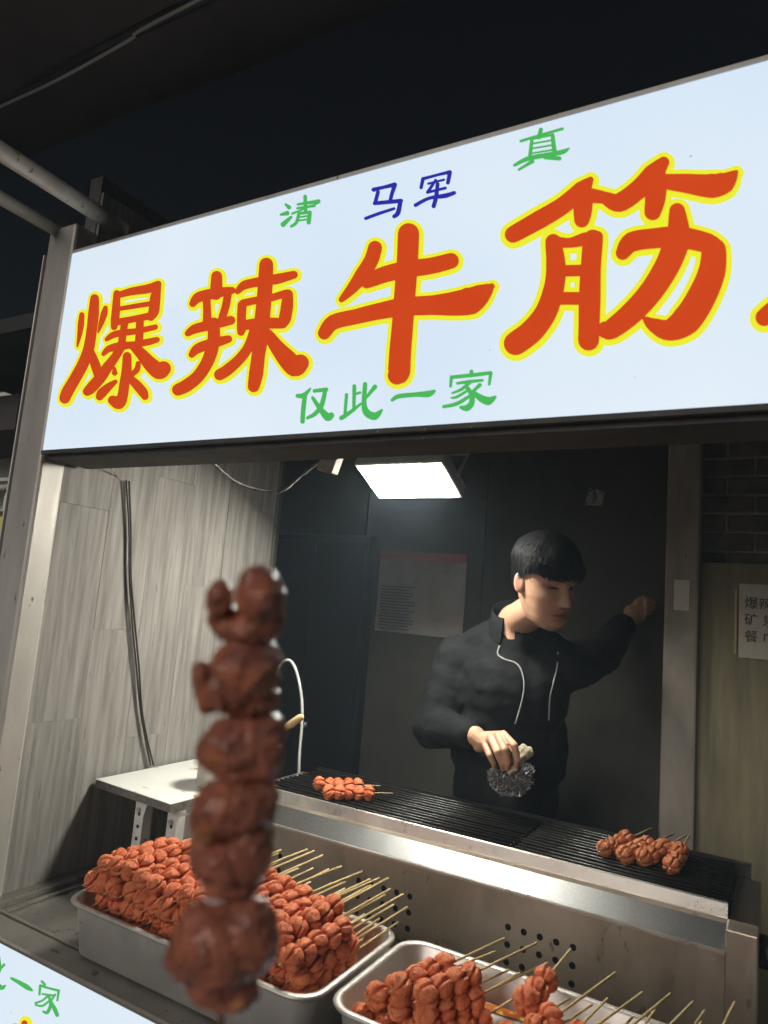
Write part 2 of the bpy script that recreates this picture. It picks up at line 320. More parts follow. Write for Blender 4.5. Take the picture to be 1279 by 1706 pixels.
bao = [[(258, 455, 20), (250, 540, 26), (240, 620, 20), (218, 735, 5)], [(468, 395, 18), (455, 450, 28), (430, 530, 22), (402, 615, 4)],
 [(372, 312, 36), (362, 450, 46), (345, 600, 44), (318, 760, 46), (270, 890, 48), (200, 1020, 48), (130, 1140, 50), (108, 1195, 46)], [(335, 780, 30), (372, 880, 40), (405, 980, 40)],
 [(570, 268, 28), (562, 400, 34), (553, 500, 36), (545, 565, 26)], [(590, 280, 25), (700, 250, 32), (850, 225, 38), (935, 185, 28)], [(935, 190, 25), (912, 300, 44), (898, 420, 46), (870, 475, 34)],
 [(600, 402, 17), (720, 382, 19), (870, 358, 20)], [(585, 520, 28), (720, 495, 26), (860, 468, 30)], [(640, 530, 30), (625, 620, 30), (612, 720, 32)], [(775, 500, 32), (772, 620, 33), (765, 720, 33)],
 [(480, 675, 16), (530, 640, 26), (600, 620, 28), (760, 600, 24), (912, 566, 21)], [(452, 805, 16), (500, 760, 28), (600, 735, 36), (720, 722, 27), (850, 698, 28), (928, 678, 22)],
 [(610, 735, 40), (560, 825, 36), (490, 920, 44), (420, 1020, 48), (345, 1105, 46), (310, 1135, 38)], [(715, 730, 35), (790, 805, 48), (870, 895, 62), (945, 955, 72), (985, 935, 64)],
 [(662, 825, 36), (658, 950, 42), (640, 1060, 42), (622, 1180, 44), (588, 1235, 58), (535, 1215, 40)], [(552, 930, 10), (552, 970, 24)], [(560, 1050, 16), (500, 1095, 32), (440, 1150, 42), (420, 1182, 32)],
 [(762, 890, 20), (750, 945, 24), (700, 990, 20)], [(680, 1010, 28), (750, 1080, 40), (805, 1145, 40), (822, 1180, 30)]]
la = [[(408, 255, 42), (405, 340, 47), (400, 400, 46)], [(212, 478, 26), (262, 425, 40), (400, 392, 42), (535, 370, 26)], [(325, 440, 30), (330, 540, 30), (330, 620, 34)], [(500, 400, 30), (482, 500, 30), (455, 590, 30)],
 [(172, 722, 22), (230, 685, 36), (350, 655, 40), (525, 615, 34)], [(205, 895, 24), (255, 845, 38), (370, 805, 42), (505, 768, 28)], [(385, 640, 46), (385, 760, 48), (365, 870, 50), (320, 980, 48), (250, 1080, 48), (160, 1150, 50), (92, 1182, 46)],
 [(580, 380, 20), (635, 328, 34), (760, 300, 36), (900, 278, 40), (1040, 243, 30)], [(815, 160, 54), (808, 300, 58), (797, 450, 58), (782, 600, 60), (770, 750, 60), (750, 900, 52), (732, 1050, 56), (712, 1155, 46)],
 [(618, 490, 35), (612, 580, 34), (612, 680, 36), (608, 712, 28)], [(625, 475, 28), (720, 455, 28), (860, 430, 28), (975, 395, 28)], [(992, 405, 40), (985, 500, 48), (968, 600, 48), (950, 640, 38)], [(640, 655, 38), (780, 640, 45), (950, 640, 40)],
 [(720, 700, 40), (672, 830, 38), (600, 930, 40), (500, 1020, 44), (435, 1060, 44)], [(830, 730, 40), (900, 830, 56), (980, 925, 74), (1050, 995, 80), (1095, 965, 68)]]
niu = [[(425, 258, 44), (400, 340, 46), (340, 440, 48), (270, 530, 34), (202, 602, 16)], [(370, 490, 36), (420, 462, 48), (500, 432, 52), (640, 400, 55), (800, 378, 52), (930, 345, 50)],
 [(88, 825, 40), (150, 752, 48), (300, 715, 48), (450, 680, 52), (620, 650, 60), (800, 640, 62), (950, 630, 78), (1060, 610, 90), (1140, 560, 62), (1200, 515, 18)], [(648, 165, 68), (640, 350, 68), (625, 550, 68), (610, 750, 68), (593, 950, 70), (585, 1080, 72), (572, 1105, 60)]]
jin = [[(100, 425, 36), (220, 358, 40), (330, 292, 38), (420, 215, 36), (458, 172, 12)], [(425, 250, 44), (422, 320, 40), (418, 358, 33)], [(450, 245, 34), (520, 255, 26), (590, 278, 42), (680, 218, 42), (750, 145, 44), (797, 92, 24)],
 [(765, 170, 48), (758, 260, 45), (746, 322, 36)], [(790, 180, 30), (900, 190, 42), (1020, 202, 54), (1085, 182, 46), (1132, 138, 8)], [(286, 460, 34), (298, 560, 42), (292, 660, 44), (255, 780, 48), (190, 870, 52), (112, 930, 52)],
 [(290, 458, 24), (360, 465, 20), (430, 448, 28), (490, 436, 24)], [(470, 450, 44), (460, 580, 44), (455, 720, 48), (452, 850, 46), (450, 915, 46)], [(310, 595, 24), (450, 592, 24)], [(315, 722, 27), (440, 722, 27)],
 [(860, 318, 34), (865, 380, 45), (870, 450, 54)], [(608, 512, 30), (650, 462, 44), (750, 445, 44), (870, 440, 48), (1000, 468, 44), (1045, 500, 38)], [(1030, 500, 54), (1020, 600, 60), (970, 720, 64), (900, 825, 66), (820, 868, 48), (750, 845, 30), (708, 815, 8)],
 [(855, 470, 58), (815, 570, 55), (740, 690, 52), (650, 790, 50), (560, 862, 44), (530, 868, 38)]]
for nm, st_, sc_, ox, oy, ol in (('character', bao, 5.329, 90, 440, 5.4), ('character', la, 4.919, 280, 410, 6.0), ('character', niu, 3.997, 520, 350, 7.2), ('character', jin, 2.786, 820, 240, 9.0),
        ('character', [[(1262, 810, 38), (1330, 770, 48), (1450, 735, 50), (1600, 690, 55)], [(1560, 480, 50), (1545, 700, 52), (1530, 960, 52)]], 2.786, 820, 240, 10)):
    glyph(nm, st_, sc_, ox, oy, M_red, SY, sg, O, ol, bold=3)
G = lambda st_: [[(x, y, r_) for x, y, r_ in s] for s in st_]
qing = [[(68, 350, 5), (82, 362, 9)], [(48, 392, 5), (74, 386, 10)], [(58, 432, 11), (90, 402, 6)], [(118, 350, 5), (202, 338, 9)], [(148, 318, 8), (150, 382, 7)], [(116, 366, 5), (186, 356, 6)], [(96, 388, 5), (205, 344, 3)], [(122, 392, 7), (112, 425, 7), (92, 440, 6)], [(122, 388, 6), (168, 382, 7)], [(168, 384, 8), (163, 424, 9)], [(122, 403, 4), (162, 398, 4)], [(118, 417, 4), (160, 412, 4)]]
ma = [[(428, 290, 9), (470, 280, 7), (514, 270, 10)], [(514, 274, 9), (502, 310, 8), (495, 340, 8)], [(446, 300, 8), (434, 346, 8)], [(432, 346, 8), (540, 336, 9)], [(538, 338, 9), (528, 385, 10), (512, 400, 8)], [(396, 408, 7), (450, 388, 7), (512, 368, 6)]]
jun = [[(630, 246, 8), (622, 282, 7)], [(630, 246, 7), (690, 230, 6), (740, 218, 8)], [(740, 220, 9), (732, 262, 8)], [(652, 266, 5), (716, 250, 5)], [(682, 252, 6), (650, 300, 7)], [(648, 302, 6), (722, 284, 6)], [(690, 268, 8), (684, 320, 9), (674, 358, 9)], [(600, 354, 8), (655, 326, 7), (720, 316, 10), (758, 304, 8)]]
zhen = [[(1030, 92, 6), (1110, 68, 6), (1200, 42, 6)], [(1112, 46, 9), (1104, 78, 8)], [(1076, 82, 7), (1066, 165, 8)], [(1160, 68, 8), (1168, 140, 10)], [(1076, 84, 5), (1160, 67, 5)], [(1072, 104, 4), (1160, 89, 4)], [(1070, 124, 4), (1160, 109, 4)], [(1068, 144, 4), (1160, 129, 4)], [(1004, 192, 6), (1062, 164, 10), (1160, 146, 10), (1205, 136, 10), (1228, 122, 3)], [(1078, 176, 8), (1022, 210, 5)], [(1130, 160, 8), (1188, 164, 9)]]
for s_, m_ in ((qing, M_grn), (ma, M_blu), (jun, M_blu), (zhen, M_grn)): glyph('character', s_, 2.46, 450, 200, m_, SY, sg, O)
jin3 = [[(138, 172, 6), (100, 212, 16), (62, 215, 12)], [(106, 210, 14), (96, 300, 14), (92, 366, 14)], [(162, 186, 11), (232, 178, 13)], [(226, 184, 12), (205, 270, 15), (165, 322, 13), (120, 346, 9)], [(152, 226, 10), (195, 290, 15), (240, 340, 25), (262, 330, 18)]]
ci = [[(352, 208, 10), (346, 280, 10), (342, 340, 10)], [(398, 158, 12), (395, 300, 10)], [(400, 206, 8), (432, 196, 8)], [(322, 346, 14), (370, 315, 12), (440, 260, 7)], [(462, 146, 13), (456, 260, 15), (472, 315, 22), (520, 335, 24), (562, 298, 6)], [(520, 162, 14), (470, 225, 8)]]
yi = [[(622, 240, 10), (660, 218, 14), (760, 208, 14), (835, 204, 20), (870, 188, 10)]]
jia = [[(1090, 72, 12), (1090, 96, 11)], [(972, 104, 11), (966, 160, 8)], [(972, 106, 11), (1090, 94, 12), (1204, 80, 11)], [(1204, 82, 11), (1195, 148, 8)], [(1006, 142, 8), (1080, 132, 11), (1155, 124, 8)], [(1082, 136, 11), (1030, 178, 10), (976, 200, 6)], [(1062, 188, 8), (1005, 222, 9), (972, 228, 6)], [(1082, 216, 10), (1005, 262, 12), (926, 280, 10)], [(1058, 160, 12), (1092, 210, 15), (1090, 262, 18), (1062, 288, 20), (1028, 284, 10)], [(1140, 152, 12), (1100, 190, 9)], [(1100, 196, 12), (1150, 232, 22), (1192, 246, 26), (1232, 222, 8)]]
for s_ in (jin3, ci, yi, jia): glyph('character', s_, 3.553, 480, 600, M_grn, SY, sg, O)

# ================================================================ COUNTER
LBY = .991
ct = empty('counter', (-.6, 1.3, GZ), 'stainless stall counter carrying the trays and the grill', 'counter')
def cbox(nm, x0, x1, y0, y1, z0, z1, m, bevel=0): return box(nm, x0+.6, x1+.6, y0-1.3, y1-1.3, z0-GZ, z1-GZ, m, ct, bevel)
cbox('front_ledge', WX+.002, .5, LBY+.004, 1.062, CZ-.03, CZ, M_counter, .002)
cbox('worktop', WX+.002, .5, 1.064, 1.70, CZ-.04, CZ-.010, M_counter)
cbox('wall_upstand', WX+.002, WX+.045, 1.066, 1.70, CZ-.009, CZ+.003, M_counter, .002)
cbox('gutter_rib', WX+.065, WX+.073, 1.085, 1.69, CZ-.0095, CZ-.003, M_counter, .002)
cbox('gutter_rib', WX+.05, -.02, 1.072, 1.08, CZ-.0095, CZ-.002, M_counter, .002)
cbox('cabinet', WX+.01, .48, 1.03, 1.69, GZ+.01, CZ-.045, M_counter)
lb = empty('counter_lightbox', (WX, LBY, GZ), 'backlit white counter front panel with green characters', 'sign')
O2 = lb.location.copy()
MB().box(.005, 2.1, 0, .03, .12, CZ-GZ-.002).obj('face_panel', M_white, lb, bevel=.001)
MB().box(.005, 2.1, -.004, .004, CZ-GZ-.0015, CZ-GZ+.004).obj('top_trim', M_steel, lb)
yi2 = [[(78, 670, 8), (130, 698, 13), (170, 722, 16), (198, 740, 8)]]
jia2 = [[(258, 688, 8), (275, 706, 8)], [(248, 715, 8), (244, 765, 7)], [(250, 712, 8), (300, 728, 7), (358, 742, 8)], [(358, 745, 8), (350, 800, 6)], [(262, 762, 6), (332, 772, 7)], [(300, 768, 7), (262, 800, 6), (222, 815, 7)], [(305, 800, 6), (262, 832, 7), (222, 826, 6)], [(298, 770, 8), (312, 820, 10), (292, 870, 11), (268, 866, 7)], [(338, 765, 7), (315, 800, 6)], [(312, 805, 8), (335, 850, 13), (350, 885, 12)]]
ci2 = [[(5, 545, 6), (12, 610, 8), (0, 640, 8)], [(34, 590, 9), (8, 620, 6)], [(-10, 700, 12), (20, 725, 15), (42, 712, 5)], [(-30, 560, 8), (-35, 680, 8)]]
for s_ in (yi2, jia2, ci2): glyph('character', s_, 3.553, 0, 1440, M_grn, LBY, lb, O2)
glyph('character', [[(155, 935, 18), (150, 985, 24), (120, 1060, 22), (60, 1130, 18)], [(90, 965, 8), (80, 1010, 14)], [(150, 1010, 18), (240, 1060, 22), (330, 1120, 26)]], 3.553, 0, 1440, M_red, LBY, lb, O2, 6)

# ================================================================ TRAYS
def rrect(x0, x1, y0, y1, r_, n=6):
    pts = []
    for cx, cy, a0 in ((x1-r_, y1-r_, 0), (x0+r_, y1-r_, 90), (x0+r_, y0+r_, 180), (x1-r_, y0+r_, 270)):
        for i in range(n+1):
            a = math.radians(a0+90*i/n); pts.append((cx+r_*math.cos(a), cy+r_*math.sin(a)))
    return pts
def pan(name, x0, x1, y0, y1, zr, dep, label, cat='tray'):
    e = empty(name, ((x0+x1)/2, (y0+y1)/2, zr-dep), label, cat); cx, cy = e.location.x, e.location.y
    prof = [(.034, -dep, .03), (.026, -dep+.006, .034), (.013, -.012, .042), (.012, -.004, .044), (.002, -.006, .05), (.0, -.003, .052), (.002, 0, .05), (.011, .0005, .044), (.0145, -.004, .042), (.028, -dep+.010, .032), (.036, -dep+.0025, .028)]
    mb = MB(); n = 28; rings = []
    for ins, z, r_ in prof: rings.append([(x-cx, y-cy, zr+z-(zr-dep)) for x, y in rrect(x0+ins, x1-ins, y0+ins, y1-ins, r_)])
    vs = [q for r_ in rings for q in r_]; N = len(rings[0])
    fs = [(k*N+i, k*N+(i+1) % N, (k+1)*N+(i+1) % N, (k+1)*N+i) for k in range(len(rings)-1) for i in range(N)]
    fs += [tuple(range(N-1, -1, -1)), tuple((len(rings)-1)*N+i for i in range(N))]
    mb.add(vs, fs).obj('pan', M_pan, e, True); return e
TZ = -.634
t1 = pan('food_tray', -1.274, -.652, 1.018, 1.345, TZ, .108, 'deep steel tray heaped with raw scored meatball skewers')
t2 = pan('food_tray', -.648, .06, 1.045, 1.352, TZ-.006, .102, 'steel tray with fewer skewers on a perforated oily rack')
rk = empty('drain_rack', (-.30, 1.2, TZ-.055), 'perforated steel rack smeared with chilli oil inside the right tray', 'rack')
def holed(x0, x1, z0, z1, groups, rad, fn, m, name, parent, pitch, nx, nz_):
    """flat panel with round through-holes: each hole sits in its own square cell"""
    mb = MB(); xs = sorted(set([x0, x1] + [v for g in groups for v in (g[0]-pitch/2, g[0]+pitch*(nx-.5))]))
    zz0 = groups[0][1]-pitch/2; zz1 = groups[0][1]+pitch*(nz_-.5)
    for a, b in zip(xs[:-1], xs[1:]):
        inside = any(abs(a-(g[0]-pitch/2)) < 1e-6 for g in groups)
        rows = [(z0, zz0), (zz1, z1)] if inside else [(z0, z1)]
        for c0, c1 in rows: mb.quad(fn(a, c0), fn(b, c0), fn(b, c1), fn(a, c1))
    K = 16
    for gx, gz in groups:
        for i in range(nx):
            for j in range(nz_):
                cx, cz = gx+i*pitch, gz+j*pitch; vs = []
                for q in range(K):
                    a = 2*math.pi*q/K+math.pi/4; s = pitch/2/max(abs(math.cos(a)), abs(math.sin(a)))
                    vs.append((cx+s*math.cos(a), cz+s*math.sin(a)))
                inn = [(cx+rad*math.cos(2*math.pi*q/K+math.pi/4), cz+rad*math.sin(2*math.pi*q/K+math.pi/4)) for q in range(K)]
                mb.add([fn(*q) for q in vs+inn], [(q, (q+1) % K, K+(q+1) % K, K+q) for q in range(K)])
    return mb.obj(name, m, parent)
holed(-.30, .30, -.10, .115, [(-.28+.085*i, -.085) for i in range(7)], .0042, lambda x, y: (x, y, 0), M_pan, 'plate', rk, .0165, 4, 11)
MB().add([(x, y, -.004) for x, y in rrect(-.31, .32, -.12, .125, .02)], [tuple(range(28))]).obj('oil_film', M_oil, rk)
mbo = MB()
for cx, cy, rx, ry in ((-.225, .085, .035, .018), (-.12, .10, .06, .012), (.02, .102, .05, .010), (-.27, .06, .012, .03)):
    mbo.add([(cx+rx*math.cos(a)*(1+.25*math.sin(3*a+cx*40)), cy+ry*math.sin(a)*(1+.2*math.sin(2*a)), .0025) for a in np.linspace(0, 2*math.pi, 24, endpoint=False)], [tuple(range(24))])
mbo.obj('oil_smear', M_oil, rk)

# ================================================================ SKEWERS
def ball_mesh(name, seed, Rr, petals, m, depth=.46, nu=64, nv=26):
    rs = random.Random(seed); ph = rs.uniform(0, 6); off = Vector((seed*3.1, seed*1.7, 0)); tw = rs.uniform(-.35, .35); jit = [rs.uniform(-.16, .16) for _ in range(petals)]
    mb = MB(); mb.sphere((0, 0, 0), 1., nu, nv); me = mb.mesh(name, True)
    for v in me.vertices:
        d = v.co.normalized(); th = math.acos(max(-1, min(1, d.z))); f = math.atan2(d.y, d.x)
        cr = 0
        for q in range(petals):
            df = (f + tw*d.z - ph - 2*math.pi*q/petals - jit[q] + math.pi) % (2*math.pi) - math.pi
            wd = .088/max(.25, math.sin(th)); cr = max(cr, math.exp(-(df/wd)**2))
        cut = cr*min(1, math.sin(th)*1.6)*(.5+.5*noise.noise(d*1.3+off)+.35)
        r_ = 1 - depth*cut + .10*noise.noise(d*1.6+off) + .05*noise.noise(d*4+off) + .022*noise.noise(d*11+off) + .05*abs(math.sin(th))
        r_ -= .10*math.exp(-((th)/.35)**2) + .10*math.exp(-((math.pi-th)/.35)**2)
        v.co = Vector((d.x*Rr*r_, d.y*Rr*r_, d.z*Rr*r_*.93))
    me.materials.append(m); return me
BALLS = [ball_mesh('meatball', i, .0208, (5, 6, 6, 5, 6, 4)[i % 6], M_meat) for i in range(8)]
GBALLS = [ball_mesh('grilled_meatball', 20+i, .0195, 6, M_grl, .40) for i in range(4)]
STK = MB().tube([(0, 0, -.012), (0, 0, -.002), (0, 0, .12), (0, 0, .285)], [.0004, .0019, .0021, .0021], 8).mesh('stick', True); STK.materials.append(M_wood)
def skewer(loc, ax, n, sp, label, group, balls=BALLS, cat='skewer', name='meat_skewer', stick_len=1., roll=None, bs=1.):
    e = empty(name, loc, label, cat, group); ax = Vector(ax).normalized()
    e.rotation_mode = 'QUATERNION'; e.rotation_quaternion = ax.to_track_quat('Z', 'Y') @ Quaternion((0, 0, 1), random.uniform(0, 6) if roll is None else roll)
    s = link('stick', STK, e); s.scale = (1, 1, stick_len)
    for i in range(n):
        b = link('meatball', random.choice(balls), e); b.location = (random.uniform(-.0016, .0016), random.uniform(-.0016, .0016), sp*.5+sp*i)
        tl = random.choice((.15, .2, .3, .7)); b.rotation_euler = (random.uniform(-tl, tl)+(math.pi if random.random() < .5 else 0), random.uniform(-tl, tl), random.uniform(0, 6)); k_ = random.uniform(.93, 1.06)*bs; b.scale = (k_, k_, k_)
    return e
# heap in the left tray
LZ = [-.708, -.675, -.642, -.609, -.577]
for k, z in enumerate(LZ):
    xa = (-1.204, -1.216, -1.212, -1.246, -1.228)[k]; xb = (-.735, -.735, -.728, -.732, -.765)[k]; n = int(round((xb-xa)/.0372))
    for i in range(n+1):
        x = xa+(xb-xa)*i/n; ang = math.radians(11+random.uniform(-2.5, 2.5))
        zz = z+random.uniform(-.004, .004) + (.009*math.sin(i*.9) if k == 4 else 0)
        lay = ('bottom', 'second lowest', 'middle', 'second highest', 'top')[k]; end = 'leftmost ' if i == 0 else ('rightmost ' if i == n else '')
        skewer((x, (1.083, 1.077, 1.068, 1.056, 1.066)[k]+random.uniform(-.005, .005), zz), (math.sin(ang), math.cos(ang), (.17, .15, .12, .09, .07)[k]+random.uniform(-.02, .03)), 5, .0325,
               end+'raw scored meatball skewer in the '+lay+' layer of the left tray heap', 'raw skewers heaped in the left tray', stick_len=(.86, 1.0, 1.1, 1.14, 1.12)[k]*random.uniform(.93, 1.07))
# looser skewers in the right tray
for k, z in enumerate((-.666, -.636, -.612)):
    n = (13, 11, 2)[k]
    for i in range(n):
        if k == 1 and i in (3, 4): continue
        x = -.585+.046*i+.02*k+(.02 if k == 2 else 0); f_ = i/12; ang = math.radians(27-16*f_+random.uniform(-4, 4))
        skewer((x-.02, 1.084+.006*k+random.uniform(-.006, .006), z+random.uniform(-.004, .004)), (math.sin(ang), math.cos(ang), .07+.14*f_+random.uniform(-.02, .06)), 4, .0315, ('leftmost ' if i == 0 else '')+'raw scored meatball skewer in the '+('lower', 'upper', 'topmost')[k]+' row of the right tray', 'raw skewers lying in the right tray', stick_len=random.uniform(.88, 1.0))
sp_ = onZ(868, 1712, -.635)
skewer((sp_.x, sp_.y+.004, -.606), (.10, .93, .09), 3, .034, 'raw red skewer lying on top, pointing at the viewer in the right tray', None, stick_len=.72)
# skewers on the grill
GTZ = -.522
for (x, y, axd, lab) in ((524, 1306, (.80, .55), 'left one of two grilled skewers together on the left grate'), (540, 1320, (.78, .60), 'front one of two grilled skewers together on the left grate')):
    p = onZ(x, y, GTZ+.016); skewer(p, (*axd, .03), 5, .027, lab, None, BALLS, stick_len=.66, bs=.9)
for (x, y, axd, lab) in ((1000, 1418, (.42, .80), 'leftmost of four browned skewers at the right end of the grate'), (1034, 1426, (.46, .80), 'second from left of four browned skewers on the right grate'),
                         (1066, 1432, (.40, .85), 'third from left of four browned skewers on the right grate'), (1116, 1446, (.10, .95), 'rightmost of four browned skewers, standing apart on the grate')):
    p = onZ(x, y, GTZ+.018); skewer(p, (*axd, .16), 4, .026, lab, None, GBALLS, stick_len=.64)

# ================================================================ GRILL
PY = 1.553; GX0, GX1 = -1.285, -.092
gr = empty('grill', (-.7, 1.7, CZ-.01), 'stainless charcoal grill with a perforated front panel', 'grill'); OG = gr.location
def G3(x, y, z): return (x-OG.x, y-OG.y, z-OG.z)
holed(GX0, GX1, CZ-.008, -.580, [(-1.261, -.723), (-.885, -.723), (-.509, -.723)], .0068, lambda x, z: G3(x, PY, z), M_steel2, 'front_panel', gr, .0347, 5, 3)
MB().quad(G3(GX0, PY+.012, CZ-.008), G3(GX1, PY+.012, CZ-.008), G3(GX1, PY+.012, -.585), G3(GX0, PY+.012, -.585)).obj('inner_liner', M_fire, gr)
def extr(nm, prof, m, x0=GX0, x1=GX1, bev=.0012):
    mb = MB(); n = len(prof); mb.add([G3(x0, y, z) for y, z in prof]+[G3(x1, y, z) for y, z in prof], [(i, i+1, n+i+1, n+i) for i in range(n-1)]); return mb.obj(nm, m, gr)
extr('front_bead', [(PY+.004, -.588), (PY-.006, -.584), (PY-.006, -.5795), (PY+.001, -.5785)], M_steel)
extr('slanted_band', [(PY+.001, -.5784), (PY+.046, -.5465)], M_band)
extr('ledge', [(PY+.0462, -.5464), (PY+.066, -.5445), (PY+.067, -.5425)], M_steel2)
extr('grate_lip', [(PY+.0672, -.5424), (PY+.071, -.5185), (PY+.076, -.5165), (PY+.082, -.520), (PY+.083, -.60)], M_steel)
MB().box(GX0-OG.x, GX1-OG.x, .05, .06, -.02, .225).obj('firebox_front', M_fire, gr)
GY0, GY1 = PY+.085, 1.925
mb = MB(); mb.quad(G3(GX0, GY0, -.60), G3(GX1, GY0, -.60), G3(GX1, GY1, -.60), G3(GX0, GY1, -.60)); mb.quad(G3(GX0, GY1, -.60), G3(GX1, GY1, -.60), G3(GX1, GY1, -.515), G3(GX0, GY1, -.515))
mb.obj('firebox', M_fire, gr)
MB().box(GX0-OG.x, GX1-OG.x+.03, GY1-OG.y+.001, GY1-OG.y+.02, 0, .235).obj('back_plate', M_grate, gr)
MB().box(GX1-OG.x+.001, GX1-OG.x+.055, PY-OG.y-.008, PY-OG.y+.05, 0, .217).obj('end_post', M_steel2, gr, bevel=.003)
MB().box(GX1-OG.x+.002, GX1-OG.x+.05, PY-OG.y+.051, GY1-OG.y, 0, .205).obj('end_plate', M_grate, gr, bevel=.002)
MB().box(GX0-OG.x-.05, GX0-OG.x-.001, PY-OG.y-.008, PY-OG.y+.05, 0, .217).obj('end_post', M_steel, gr, bevel=.003)
MB().box(GX0-OG.x-.05, GX0-OG.x-.002, PY-OG.y+.051, GY1-OG.y, 0, .215).obj('end_plate', M_steel, gr, bevel=.002)
hd = MB().tube([G3(GX1+.075, 1.60, -.56), G3(GX1+.10, 1.60, -.56), G3(GX1+.10, 1.72, -.56), G3(GX1+.075, 1.72, -.56)], .006, 8).obj('side_handle', M_steel, gr, True)
MB().tube([G3(GX1+.052, 1.66, -.60), G3(GX1+.09, 1.66, -.60)], .03, 16).obj('air_valve', M_grate, gr, True)
for (xa, xb, lab) in ((GX0+.005, -.552, 'greasy black grill grate of long bars, left section'), (-.540, GX1-.004, 'greasy black grill grate of long bars, right section under four skewers')):
    ge = empty('grill_grate', ((xa+xb)/2, (GY0+GY1)/2, GTZ-.006), lab, 'grate', 'two grates side by side on the grill'); hw = (xb-xa)/2; hy = (GY1-GY0)/2-.006
    bm_ = MB().tube([(-hw, 0, 0), (0, 0, -.0012), (hw, 0, 0)], .0034, 8).mesh('bar', True); bm_.materials.append(M_grate)
    for i in range(13):
        o = link('bar', bm_, ge); o.location = (0, -hy+2*hy*i/12, .004+random.uniform(-.0008, .0008))
    for x in (-hw+.004, -hw*.33, hw*.33, hw-.004): MB().tube([(x, -hy, -.002), (x, hy, -.002)], .004, 8).obj('cross_bar', M_grate, ge, True)

# ================================================================ SIDE SHELF
sh = empty('side_shelf', (-1.44, 1.52, CZ), 'white melamine shelf on slotted legs against the plank wall', 'shelf'); sz = -.513-CZ
hs = [(-.149, -.185), (.150, -.205), (.152, .18), (-.149, .18)]
mb = MB(); mb.add([(x, y, sz) for x, y in hs]+[(x, y, sz-.0015) for x, y in hs], [(0, 1, 2, 3), (0, 4, 5, 1), (1, 5, 6, 2), (2, 6, 7, 3), (3, 7, 4, 0)]).obj('board_top', M_melam, sh)
mb = MB(); mb.add([(x, y, sz-.002) for x, y in hs]+[(x, y, sz-.020) for x, y in hs], [(0, 4, 5, 1), (1, 5, 6, 2), (2, 6, 7, 3), (3, 7, 4, 0), (7, 6, 5, 4)]).obj('board_core', M_edge, sh)
def angle_leg(x, y):
    fn = lambda a, c: (x+a, y, c)
    o = holed(0, .030, -.008, sz-.0205, [(.015, .02)], .0050, fn, M_zinc, 'leg', sh, .0299, 1, 6)
    MB().box(x+.0285, x+.0305, y+.0005, y+.03, -.008, sz-.021).obj('leg_flange', M_zinc, sh)
    MB().tube([(x+.015, y+.001, sz-.05), (x+.015, y-.006, sz-.05)], .006, 6).obj('bolt', M_steel, sh)
    mb = MB(); mb.add([(x+.030, y-.0005, sz-.0205), (x+.075, y-.0005, sz-.0205), (x+.030, y-.0005, sz-.07), (x+.040, y-.0005, sz-.034)], [(0, 2, 3, 1)]).obj('gusset', M_zinc, sh)
angle_leg(-.010, -.165); angle_leg(.118, -.178); angle_leg(-.010, .15)
pt = empty('sauce_pot', (-1.325, 1.52, -.513), 'steel sauce pot on the white shelf behind the held skewer', 'pot')
prof = [(.0, .002), (.058, .002), (.060, .008), (.060, .092), (.063, .094), (.063, .097), (.057, .096), (.056, .010), (0, .009)]
mb = MB(); n = 32; mb.add([(r_*math.cos(2*math.pi*i/n), r_*math.sin(2*math.pi*i/n), z) for r_, z in prof for i in range(n)], [(k*n+i, k*n+(i+1) % n, (k+1)*n+(i+1) % n, (k+1)*n+i) for k in range(len(prof)-1) for i in range(n)]).obj('pot_body', M_pan, pt, True)
MB().add([(.0565*math.cos(2*math.pi*i/n), .0565*math.sin(2*math.pi*i/n), .07) for i in range(n)], [tuple(range(n))]).obj('sauce', M_oil, pt)
tip = onY(505, 1192, 1.60); ldl = empty('wooden_spoon', pt.location+Vector((0, 0, .03)), 'wooden spoon leaning out of the sauce pot', 'spoon')
dl = tip-ldl.location
MB().tube([Vector((0, 0, -.01)), dl*.45, dl*.72, dl*.86, dl*.97, dl], [.005, .005, .006, .011, .010, .003], 10, 3).obj('handle', M_wood, ldl, True)
MB().sphere((0, 0, 0), (.02, .016, .008)).obj('bowl', M_wood, ldl, True)

# ================================================================ CABLES, LAMP
cpts = [onX(x, y, WX+.012) for x, y in ((210, 800), (213, 880), (216, 960), (222, 1040), (226, 1110), (232, 1180), (243, 1230), (252, 1275))]
for dx, lab in ((0, 'black cable hanging down the plank wall, left of the pair'), (.0075, 'black cable hanging down the plank wall, right of the pair')):
    tag(MB().tube([p+Vector((0, dx+.004*math.sin(i*1.7+dx*90), 0)) for i, p in enumerate(cpts)], 0.0026, 8, 4).obj('cable', M_cable, None, True), lab, 'cable')
wp = [onY(x, y, 1.93) for x, y in ((455, 1135), (466, 1108), (482, 1100), (494, 1120), (502, 1160), (503, 1200), (500, 1240), (498, 1275))]
tag(MB().tube(wp+[wp[-1]+Vector((0, .03, -.25))], .0046, 8, 5).obj('cable', M_wcable, None, True), 'white cable looping down behind the grill', 'cable')
def wire(pts, Ys, r_, lab, nm='wire'):
    P = [onY(x, y, Y) for (x, y), Y in zip(pts, Ys)]; P, rr = crom(P, [r_]*len(P), 8)
    tag(MB().tube([p+Vector((0, 0, .002*noise.noise(p*90))) for p in P], [r_*(1+.7*noise.noise(p*160)) for p in P], 7).obj(nm, M_web, None, True), lab, 'wire')
wire([(165, 752), (200, 800), (240, 838), (300, 862), (345, 858), (385, 838)], [1.15, 1.3, 1.45, 1.6, 1.7, 1.8], .0016, 'thin dusty wire sagging under the left end of the sign')
